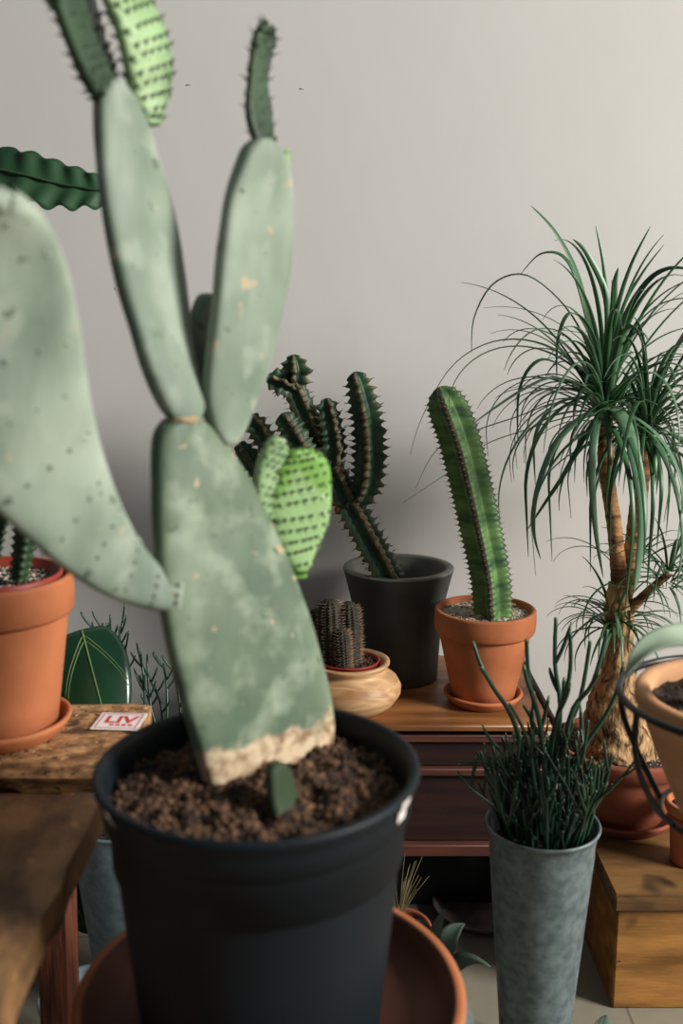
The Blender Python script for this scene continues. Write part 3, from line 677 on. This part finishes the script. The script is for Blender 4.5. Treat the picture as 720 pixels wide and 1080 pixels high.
# ------------------------------------------------------------------ zinc vases and pencil cacti
def vase(parent, c, z, rt, rb, h, mt='zinc', bands=True):
    b = MB(); pr = [(0, 0), (rb*.97, 0), (rb, .003)]
    for i in range(1, 30):
        f = i/30; r = rb + (rt - rb)*f
        if bands and abs(f - .93) < .018: r -= .0015
        pr.append((r, h*f))
    pr += [(rt, h - .004), (rt + .003, h - .003), (rt + .0042, h), (rt + .003, h + .003), (rt, h + .002), (rt - .0015, h - .003), (rt - .003 - (rt-rb)*.2, h*.8), (.001, h*.795)]
    b.lathe((c[0], c[1], z), pr, 96); return b.build('vase', mt, parent)
def pencil_stem(parent, p, d, L, r, depth=2, bend=.3, name='stem', ymax=WALL-.03):
    """one branching smooth succulent stem, all in one mesh"""
    b = MB()
    def grow(p, d, L, r, depth):
        n = 9; pts = [V(p)]; dd = V(d).normalized(); side = V((random.uniform(-1, 1), random.uniform(-1, 1), 0))
        for i in range(n):
            dd = (dd + V((0, 0, bend*.22)) + side*.035).normalized(); q = pts[-1] + dd*(L/n)
            if q.y > ymax: q.y = ymax
            pts.append(q)
        rad = [r*(1 - .28*i/n) for i in range(n+1)]; rad[-1] *= .55
        pts.insert(-1, pts[-1].lerp(pts[-2], .12)); rad.insert(-1, rad[-2]*.98)
        b.tube(pts, rad, 8, 0, 1)
        if depth > 0:
            for _ in range(random.choice((1, 2, 2))):
                i = random.randint(3, 7); az = random.random()*2*pi
                nd = (dd*.8 + V((cos(az), sin(az), .1))*.6).normalized()
                grow(pts[i], nd, L*random.uniform(.35, .6), r*.8, depth - 1)
    grow(p, d, L, r, depth); return b.build(name, ['pencil', 'pencil_tip'], parent)

vx = P(572, 868, 1.40).x; vc = (vx, 1.40); vz = P(572, 868, 1.40).z
vrt = 57.5*S(P(572, 868, 1.40))
t = thing('pencil_cactus', (vx, 1.40, 0), 'bushy dark green pencil cactus in a tall grey zinc vase on the floor', 'cactus')
vase(t, vc, 0, vrt, vrt*.60, vz)
soil(t, vc, vrt*.9, vz - .035, ('dark_soil', 'soil_lump'), .005, 200)
hand = [ # tall stems the photo shows
    [(568, 880), (545, 770), (520, 725), (507, 704)], [(575, 880), (582, 780), (600, 715), (601, 668)], [(570, 880), (590, 760), (585, 700), (586, 652)],
    [(580, 880), (570, 770), (558, 720), (555, 675)], [(585, 880), (600, 760), (625, 720), (640, 665)], [(575, 880), (592, 790), (612, 735), (622, 677)],
    [(590, 880), (610, 800), (638, 755), (655, 720)], [(560, 880), (545, 830), (510, 805), (481, 808)], [(565, 885), (520, 850), (498, 830), (502, 806)],
    [(560, 880), (548, 820), (530, 795), (512, 773)], [(580, 880), (575, 800), (566, 770), (552, 744)], [(556, 880), (535, 840), (520, 815), (517, 803)],
    [(590, 885), (628, 850), (640, 820), (645, 795)], [(570, 880), (560, 800), (552, 770), (537, 742)], [(572, 880), (566, 810), (563, 780), (562, 748)], [(592, 880), (606, 830), (616, 790), (620, 760)],
    [(558, 880), (545, 850), (534, 830), (530, 800)], [(598, 880), (618, 860), (630, 840), (636, 812)]]
for i, hh in enumerate(hand):
    y0 = 1.40 + random.uniform(-.04, .03); dy = random.uniform(-.04, .05)
    q = cr([(x, y, y0 + dy*k/3) for k, (x, y) in enumerate(hh)], 16); pts = [P(*a) for a in q]
    d0 = V((vx, 1.40)) - V((pts[0].x, pts[0].y))
    if i == 7: pts[-1] = P(483, 806, 1.38)
    r0 = .0042 if hh[-1][1] < 730 else .0031
    pts.append(pts[-1] + (pts[-1]-pts[-2])*.15)
    b = MB(); rad = [r0*(1 - .35*k/16) for k in range(16)] + [r0*.4]; b.tube(pts, rad, 10, 0, 1)
    # side shoots
    for s_ in range(random.choice((1, 2, 3))):
        k = random.randint(5, 12); az = random.random()*2*pi; p = pts[k]; d = (pts[k+1]-pts[k]).normalized()*.8 + V((cos(az), sin(az), .3))*.55
        e = [p]; dd = d.normalized(); ll = random.uniform(.03, .07)
        for _ in range(7):
            dd = (dd + V((0, 0, .12))).normalized(); e.append(e[-1] + dd*ll/7)
        b.tube(e, [r0*.72]*6 + [r0*.6, r0*.3], 8, 0, 1)
    b.build('stem', ['pencil', 'pencil_tip'], t)
for i in range(62):
    a = random.random()*2*pi; q = vrt*.7*math.sqrt(random.random()); p = V((vx + q*cos(a), 1.40 + q*sin(a), vz - .035))
    d = V((cos(a)*.62*q/vrt, sin(a)*.62*q/vrt, 1)); pencil_stem(t, p, d, random.uniform(.08, .16), .0030, 2)

# left zinc vase with twiggy pencil cactus behind the bench
ax = P(132, 880, 1.56).x
t = thing('pencil_cactus', (ax, 1.56, 0), 'thin twiggy pencil cactus in a blue-grey zinc bucket behind the bench', 'cactus')
az_ = P(132, 858, 1.56).z
vase(t, (ax, 1.56), 0, 58*S(P(132, 880, 1.56)), 34*S(P(132, 880, 1.56)), az_, 'zinc_bright', False)
soil(t, (ax, 1.56), .07, az_ - .03, ('dark_soil', 'soil_lump'), .004, 60)
tw = [[(132, 890), (150, 790), (152, 720), (144, 678)], [(140, 890), (165, 790), (170, 745), (150, 702)], [(140, 890), (172, 790), (176, 730), (172, 700)],
      [(120, 890), (112, 770), (104, 700), (97, 656)], [(125, 890), (120, 770), (111, 700), (108, 657)], [(130, 890), (128, 770), (124, 700), (130, 650)], [(130, 890), (138, 780), (134, 710), (132, 680)],
      [(135, 890), (158, 800), (163, 760), (147, 712)], [(150, 890), (185, 800), (190, 750), (182, 700)], [(126, 890), (123, 760), (118, 700), (116, 664)], [(145, 890), (168, 800), (158, 740), (155, 690)]]
for hh in tw:
    q = cr([(x, y, 1.56 + .03*k) for k, (x, y) in enumerate(hh)], 14); pts = [P(*a) for a in q]; b = MB()
    b.tube(pts, [.0026*(1 - .25*k/14) for k in range(13)] + [.0012], 8)
    for _ in range(4):
        k = random.randint(8, 12); e = [pts[k]]; dd = V((random.uniform(-1, 1), random.uniform(-.6, .3), .8)).normalized()
        for _ in range(5): dd = (dd + V((0, 0, .15))).normalized(); e.append(e[-1] + dd*.007)
        b.tube(e, [.0018]*5 + [.0010], 6)
    b.build('stem', 'pencil', t)
c = P(84, 1062, 1.34)
b = MB(); r = .075
b.lathe((c.x + .012, 1.36, 0), [(0, 0), (r*.8, 0), (r*.82, .003), (r, c.z), (r + .003, c.z + .003), (r, c.z + .006), (r - .003, c.z), (r*.8, .06), (.001, .058)], 64)
tag(b.build('bucket', 'zinc_bright', base=(c.x + .012, 1.36, 0)), 'low zinc bucket on the floor below the bench corner', 'bucket')

# ------------------------------------------------------------------ wooden crate + palm
KX0, KX1, KY0, KY1, KZ = .447, .90, 1.525, 1.97, .215
t = thing('wooden_crate', ((KX0+KX1)/2, (KY0+KY1)/2, 0), 'amber wooden crate with lid under the palm pot', 'crate')
b = MB(); b.box((KX0 + .008, KY0 + .008, 0), (KX1 - .008, KY1 - .008, KZ - .030), bev=.003); b.build('body', 'crate', t, angle=40)
b = MB(); b.box((KX0, KY0, KZ - .032), (KX1, KY1, KZ), bev=.004); b.build('lid', ['crate_top'], t, angle=40)
b = MB()
for z in (.09,):
    b.lathe((KX0 + .016, KY0 + .006, z), [(0, -.0015), (.002, 0), (0, .0015)], 8)
b.build('nail', 'iron', t)

pmx, pmy = P(658, 781, 1.79).x, 1.79
t = thing('ponytail_palm', (pmx, pmy, KZ), 'tall two-stemmed palm with long arching strap leaves in a terracotta bowl', 'palm')
zr = P(658, 781, 1.79).z; R0 = 72*S(P(658, 781, 1.79))
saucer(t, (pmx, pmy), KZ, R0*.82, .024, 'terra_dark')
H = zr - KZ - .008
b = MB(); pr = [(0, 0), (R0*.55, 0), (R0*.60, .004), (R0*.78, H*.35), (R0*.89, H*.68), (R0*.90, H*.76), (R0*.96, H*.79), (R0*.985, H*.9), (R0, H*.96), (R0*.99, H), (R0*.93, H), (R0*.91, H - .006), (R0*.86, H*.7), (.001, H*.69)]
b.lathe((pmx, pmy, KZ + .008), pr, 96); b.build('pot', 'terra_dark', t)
soil(t, (pmx, pmy), R0*.9, KZ + .008 + H*.9, ('dark_soil', 'gravel_stone'), .004, 350, (.001, .0025))
def trunk(c_, mt, ripple=.03, nm='trunk', rows=60, amp=.05):
    q = cr(c_, rows); b = MB(); rw = []
    for i, a in enumerate(q):
        p = P(*a[:3]); r = a[3]*S(p)*(1 + ripple*sin(i*2.1))
        rw.append([p + V((r*cos(2*pi*j/32), r*sin(2*pi*j/32), 0))*(1 + amp*noise.noise(V((cos(2*pi*j/32)*3, sin(2*pi*j/32)*3, i*.2)))) for j in range(32)])
    b.grid(rw[::-1], cap0=True, cap1=True); return b.build(nm, mt, t)
trunk([(650, 806, 1.79, 44), (650, 790, 1.79, 42), (650, 765, 1.79, 36), (650, 735, 1.79, 27), (651, 705, 1.79, 19), (652, 675, 1.79, 15), (653, 640, 1.79, 14), (653, 615, 1.79, 12)], 'caudex', .02, 'swollen_base', amp=.18)
trunk([(652, 640, 1.79, 9), (652, 600, 1.79, 8.5), (647, 550, 1.79, 8), (641, 510, 1.79, 8), (638, 470, 1.79, 9), (637, 425, 1.80, 9)], 'bark')
trunk([(655, 640, 1.79, 9), (664, 600, 1.80, 9.5), (670, 560, 1.81, 9.5), (674, 520, 1.82, 9), (678, 480, 1.83, 9), (680, 455, 1.83, 8)], 'bark')
trunk([(660, 648, 1.79, 7), (682, 625, 1.76, 6), (704, 606, 1.74, 5.5)], 'bark', nm='side_shoot', rows=16)

def strap(b, pts, w, m=0, ref=V((0, -.3, 1)), fold=.35):
    """long leaf with a folded keel: closed thin body"""
    n = len(pts); fr = frames(pts, ref); rows = []
    for i, (p, (tg, a, s)) in enumerate(zip(pts, fr)):
        f = i/(n-1); ww = w*min(1, .75 + f*1.2)*(1 - f**2.2)**.9 + .00025; th = .0006
        rows.append([p + s*ww + a*(fold*ww), p + a*0, p - s*ww + a*(fold*ww), p - s*ww + a*(fold*ww - th), p - a*th, p + s*ww + a*(fold*ww - th)])
    b.grid(rows, m, cap0=True, cap1=True)
def clampy(p):
    lim = WALL - .05
    if p.y > lim: p.y = lim + .035*math.tanh((p.y - lim)/.15)
    return p
def arc_leaf(b, c, az, el, L, w, droop, m=0, tw=0):
    n = 22; d = V((cos(az)*cos(el), sin(az)*cos(el), sin(el))); p = V(c); pts = [p.copy()]; e = el
    hx = V((cos(az), sin(az), 0)); curl = random.uniform(-.25, .25)
    for i in range(n):
        e -= droop/n*(.35 + 1.5*i/n); e = max(e, -R(97))
        a2 = az + curl*i/n; hx = V((cos(a2), sin(a2), 0))
        p = p + (hx*cos(e) + V((0, 0, 1))*sin(e))*(L/n); pts.append(clampy(p.copy()))
    strap(b, pts, w, m, ref=V((0, 0, 1)) if el < R(70) else -hx)
def crown(c, n, Lr, wr, elr, drp, hand=(), nm='foliage', pale=.2, azf=None):
    b = MB(); c = V(c)
    for i in range(n):
        u = random.random(); el = R(elr[0] + (elr[1]-elr[0])*u); az = random.random()*2*pi
        L = random.uniform(*Lr)
        if sin(az) > .3: L *= .8
        st = c + V((cos(az)*.008, sin(az)*.008, random.uniform(-.03, .02)))
        arc_leaf(b, st, az, el, L, random.uniform(*wr), R(random.uniform(*drp))*(1.1 - .45*u), 1 if random.random() < pale else 0)
    for (poly, wpx, m) in hand:
        q = cr(poly, 26); pts = [clampy(P(*a)) for a in q]; strap(b, pts, wpx*S(pts[0])/2, m)
    return b.build(nm, ['strap', 'strap_l'], t)
h1 = [([(633, 412, 1.80), (622, 350, 1.79), (608, 290, 1.78), (585, 245, 1.77), (560, 217, 1.77)], 9, 0),
      ([(632, 408, 1.80), (612, 350, 1.76), (585, 312, 1.72), (552, 290, 1.70), (520, 300, 1.70), (500, 335, 1.70), (497, 372, 1.70)], 6, 0),
      ([(632, 400, 1.80), (612, 310, 1.84), (595, 272, 1.86), (570, 268, 1.88), (548, 290, 1.90)], 5, 0),
      ([(636, 405, 1.80), (640, 330, 1.80), (636, 280, 1.80), (628, 238, 1.80)], 5, 0),
      ([(638, 405, 1.80), (640, 320, 1.80), (620, 270, 1.80), (604, 252, 1.80)], 8, 0),
      ([(640, 405, 1.80), (650, 330, 1.80), (665, 280, 1.80), (686, 238, 1.80)], 5, 0),
      ([(641, 405, 1.80), (655, 330, 1.81), (676, 290, 1.82), (700, 258, 1.84)], 4, 0),
      ([(642, 405, 1.80), (655, 345, 1.78), (680, 300, 1.76), (705, 283, 1.74), (735, 285, 1.72)], 7, 0),
      ([(642, 410, 1.80), (660, 360, 1.77), (690, 325, 1.75), (725, 315, 1.73), (750, 330, 1.72)], 6, 0),
      ([(640, 405, 1.80), (646, 340, 1.82), (648, 300, 1.82), (652, 282, 1.82)], 9, 0),
      ([(634, 405, 1.80), (626, 360, 1.76), (612, 335, 1.74), (598, 333, 1.72), (588, 360, 1.71), (587, 402, 1.70)], 7, 1),
      ([(641, 420, 1.79), (650, 370, 1.72), (662, 345, 1.68), (676, 360, 1.66), (684, 410, 1.65), (688, 455, 1.65)], 11, 1),
      ([(634, 432, 1.79), (615, 410, 1.72), (585, 399, 1.68), (555, 410, 1.66), (520, 432, 1.64), (495, 450, 1.63)], 10, 1),
      ([(632, 425, 1.80), (600, 380, 1.83), (560, 360, 1.87), (515, 362, 1.91), (475, 388, 1.94), (445, 440, 1.95), (432, 480, 1.95)], 4, 0),
      ([(632, 430, 1.79), (604, 395, 1.76), (570, 380, 1.73), (548, 410, 1.72), (546, 470, 1.71)], 6, 0),
      ([(638, 432, 1.78), (655, 440, 1.70), (668, 480, 1.64), (677, 540, 1.62), (672, 600, 1.62), (668, 625, 1.62)], 14, 1),
      ([(634, 434, 1.78), (615, 440, 1.70), (585, 470, 1.66), (566, 520, 1.64), (563, 560, 1.64), (570, 590, 1.64)], 8, 1),
      ([(636, 436, 1.78), (628, 450, 1.70), (624, 500, 1.66), (628, 560, 1.65), (636, 610, 1.65)], 9, 1),
      ([(632, 438, 1.79), (600, 440, 1.83), (550, 455, 1.88), (510, 470, 1.92), (470, 500, 1.95), (425, 530, 1.97)], 4, 0),
      ([(632, 436, 1.79), (590, 425, 1.80), (545, 440, 1.84), (500, 455, 1.86), (460, 475, 1.88), (438, 515, 1.9)], 4, 0),
      ([(640, 430, 1.79), (620, 455, 1.72), (595, 500, 1.70), (575, 530, 1.70), (555, 560, 1.70)], 6, 0)]
c1 = P(637, 425, 1.80)
crown(c1, 100, (.16, .44), (.0026, .0062), (-10, 88), (60, 170), h1)
crown(P(680, 455, 1.83), 95, (.16, .42), (.0026, .0054), (-10, 85), (70, 170))
crown(P(705, 604, 1.74), 36, (.08, .18), (.0022, .0036), (-10, 80), (40, 120))
crown(P(648, 650, 1.78), 60, (.08, .17), (.0022, .0036), (-20, 70), (50, 130))
crown(P(664, 600, 1.80), 16, (.10, .2), (.0020, .0030), (0, 80), (60, 130))

# small clay pot on the crate (right edge)
c = P(722, 846, 1.63); 
t = thing('clay_pot', (c.x + .015, 1.63, KZ), 'small terracotta pot on the crate at the right edge', 'pot')
terra_pot(t, (c.x + .015, 1.63), KZ, 30*S(c), 20*S(c), c.z - KZ + .003, .022)
soil(t, (c.x + .015, 1.63), 22*S(c), c.z - .008, ('dark_soil', 'soil_lump'), .002, 40)

# ------------------------------------------------------------------ iron stand with pale clay pot (right foreground)
Ys = 1.15; rc = P(790, 737, Ys); s_ = S(rc); rr = 133*s_
t = thing('plant_stand', (rc.x, Ys, 0), 'black wire plant stand with rings at the right edge', 'stand')
def ring(parent, c, r, tr, nm='ring', seg=80):
    b = MB(); rows = []
    for i in range(seg):
        a = 2*pi*i/seg; rows.append([V(c) + V(((r + tr*cos(2*pi*k/10))*cos(a), (r + tr*cos(2*pi*k/10))*sin(a), tr*sin(2*pi*k/10))) for k in range(10)])
    rows.append(rows[0]); b.grid(rows); return b.build(nm, 'iron', parent)
ring(t, rc, rr, .0046)
zl = P(790, 860, Ys).z; ring(t, (rc.x, Ys, zl), rr*.62, .003)
for a in (R(195), R(238), R(285), R(330), R(15), R(60), R(105), R(150)):
    if a in (R(195), R(285), R(15), R(105)):
        q = cr([(rr, rc.z), (rr*.98, rc.z - .06), (rr*.80, zl + .03), (rr*.58, zl - .004), (rr*.3, zl - .03), (.006, zl - .06)], 26)
    else: q = cr([(rr, rc.z), (rr*1.0, rc.z - .04), (rr*.88, rc.z - .085), (rr*.64, zl)], 16)
    b = MB(); b.tube([V((rc.x + r_*cos(a), Ys + r_*sin(a), z)) for r_, z in q], .0040, 8); b.build('wire', 'iron', t)
b = MB(); b.tube([(rc.x, Ys, zl - .05), (rc.x, Ys, .10)], .008, 14); b.build('post', 'iron', t)
for k in range(3):
    a = R(20 + 120*k); q = cr([(0.0, .13), (.06, .13), (.12, .06), (.16, .0045)], 14); b = MB()
    b.tube([V((rc.x + u*cos(a), Ys + u*sin(a), z)) for u, z in q], .0045, 8); b.build('leg', 'iron', t)
t = thing('potted_plant', (rc.x, Ys, zl), 'pale clay pot with arching pale green leaf held in the wire stand', 'plant')
zt = rc.z + .008; Rp = 117*s_; hp = zt - zl - .003
b = MB(); pr = [(0, 0), (Rp*.52, 0), (Rp*.56, .004), (Rp*.80, hp*.5), (Rp*.93, hp*.8), (Rp*.97, hp*.84), (Rp, hp*.9), (Rp, hp*.97), (Rp*.975, hp), (Rp*.90, hp), (Rp*.86, hp - .004), (Rp*.85, hp - .02), (Rp*.8, hp*.7), (.001, hp*.69)]
b.lathe((rc.x, Ys, zl + .003), pr, 96); b.build('pot', 'clay_pale', t)
soil(t, (rc.x, Ys), Rp*.85, zt - .020, ('dark_soil', 'soil_lump'), .005, 500, (.001, .004))
b = MB(); q = cr([(790, 745, 1.15, 10), (770, 705, 1.13, 16), (745, 680, 1.11, 20), (715, 674, 1.09, 15), (690, 679, 1.08, 11), (672, 693, 1.07, 7), (660, 712, 1.065, 1)], 30)
mids = [P(*a[:3]) for a in q]; leaf(b, mids, [a[3]*S(p)*1.1 for a, p in zip(q, mids)], V((0, -.25, 1)), cup=.35, seg=8, th=.004)
b.build('leaf', 'paleleaf', t)
b = MB(); q = cr([(790, 745, 1.15, 10), (830, 700, 1.16, 16), (870, 690, 1.17, 12), (900, 710, 1.18, 1)], 20)
mids = [P(*a[:3]) for a in q]; leaf(b, mids, [a[3]*S(p)*1.1 for a, p in zip(q, mids)], V((0, -.25, 1)), cup=.35, seg=8, th=.004)
b.build('leaf', 'paleleaf', t)

# ------------------------------------------------------------------ low things on the floor
c = PZ(508, 968, 0.0)
b = MB(); r = .095; M['dusty'] = mat('dusty_clay', (84, 74, 66), (108, 96, 84), scale=30, rough=.9)
b.lathe((c.x, c.y + .02, 0), [(0, 0), (r*.8, 0), (r, .02), (r*.99, .023), (r*.95, .022), (r*.78, .006), (.001, .006)], 64)
tag(b.build('floor_saucer', 'dusty', base=(c.x, c.y + .02, 0)), 'dusty clay saucer on the floor below the cabinet', 'saucer')
ac = (.14, 1.47)
t = thing('agave', (ac[0], ac[1], 0), 'low grey-green pointed-leaf plant on the tiles beside the zinc vase', 'plant')
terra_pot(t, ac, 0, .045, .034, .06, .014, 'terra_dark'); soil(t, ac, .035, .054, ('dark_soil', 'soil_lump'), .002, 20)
for (x, y, Y) in ((517, 1020, 1.50), (470, 960, 1.45), (490, 975, 1.56), (455, 1010, 1.42), (440, 970, 1.5)):
    e = P(x, y, Y); s0 = V((ac[0], ac[1], .055)); n = 14; mids = []; hw = []
    for i in range(n):
        f = i/(n-1); mids.append(s0.lerp(e, f) + V((0, 0, .04*sin(pi*f)))); hw.append(.020*max(.02, sin(pi*(.25 + .75*f)))*1.0)
    b = MB(); leaf(b, mids, hw, V((0, 0, 1)), cup=.3, th=.003, seg=6); b.build('leaf', 'greyleaf', t)
gc = P(420, 985, 1.62)
t = thing('dry_grass', (gc.x, 1.62, 0), 'tuft of dry straw-coloured grass in a pot behind the terracotta saucer', 'plant')
terra_pot(t, (gc.x, 1.62), 0, .06, .045, .10, .02, 'terra_dark'); soil(t, (gc.x, 1.62), .048, .09, ('dark_soil', 'soil_lump'), .002, 20)
b = MB()
for i in range(46):
    a = random.random()*2*pi; L = random.uniform(.06, .125); q = random.uniform(.1, .5)
    pts = [V((gc.x, 1.62, .09)) + V((cos(a)*q*L*f**1.5, sin(a)*q*L*f**1.5, L*f)) for f in (0, .25, .5, .75, 1)]
    b.tube(pts, [.0007, .0007, .0006, .0005, .0003], 4)
o = b.build('blades', 'straw', t); o['kind'] = 'stuff'
t = thing('fern', (.385, 1.37, 0), 'small feathery grey-green leaf on the floor between vase and crate', 'plant')
for (ex, ey, ez) in ((.345, 1.46, .03), (.425, 1.46, .04), (.44, 1.33, .04), (.40, 1.30, .03)):
    s0 = V((.385, 1.37, .006)); e = V((ex, ey, ez)); b = MB(); n = 16
    pts = [s0.lerp(e, i/15) + V((0, 0, .02*sin(pi*i/15))) for i in range(16)]; b.tube(pts, .0012, 5)
    for i in range(2, 16):
        for sg in (1, -1):
            tg = (e - s0).normalized(); sd = V((-tg.y, tg.x, 0))*sg
            L = .035*(1 - i/18); p = pts[i]
            strap(b, [p + (sd*.8 + tg*.6).normalized()*(L*k/5) + V((0, 0, -.003*(k/5)**2)) for k in range(6)], .0022)
    b.build('frond', 'greyleaf', t)
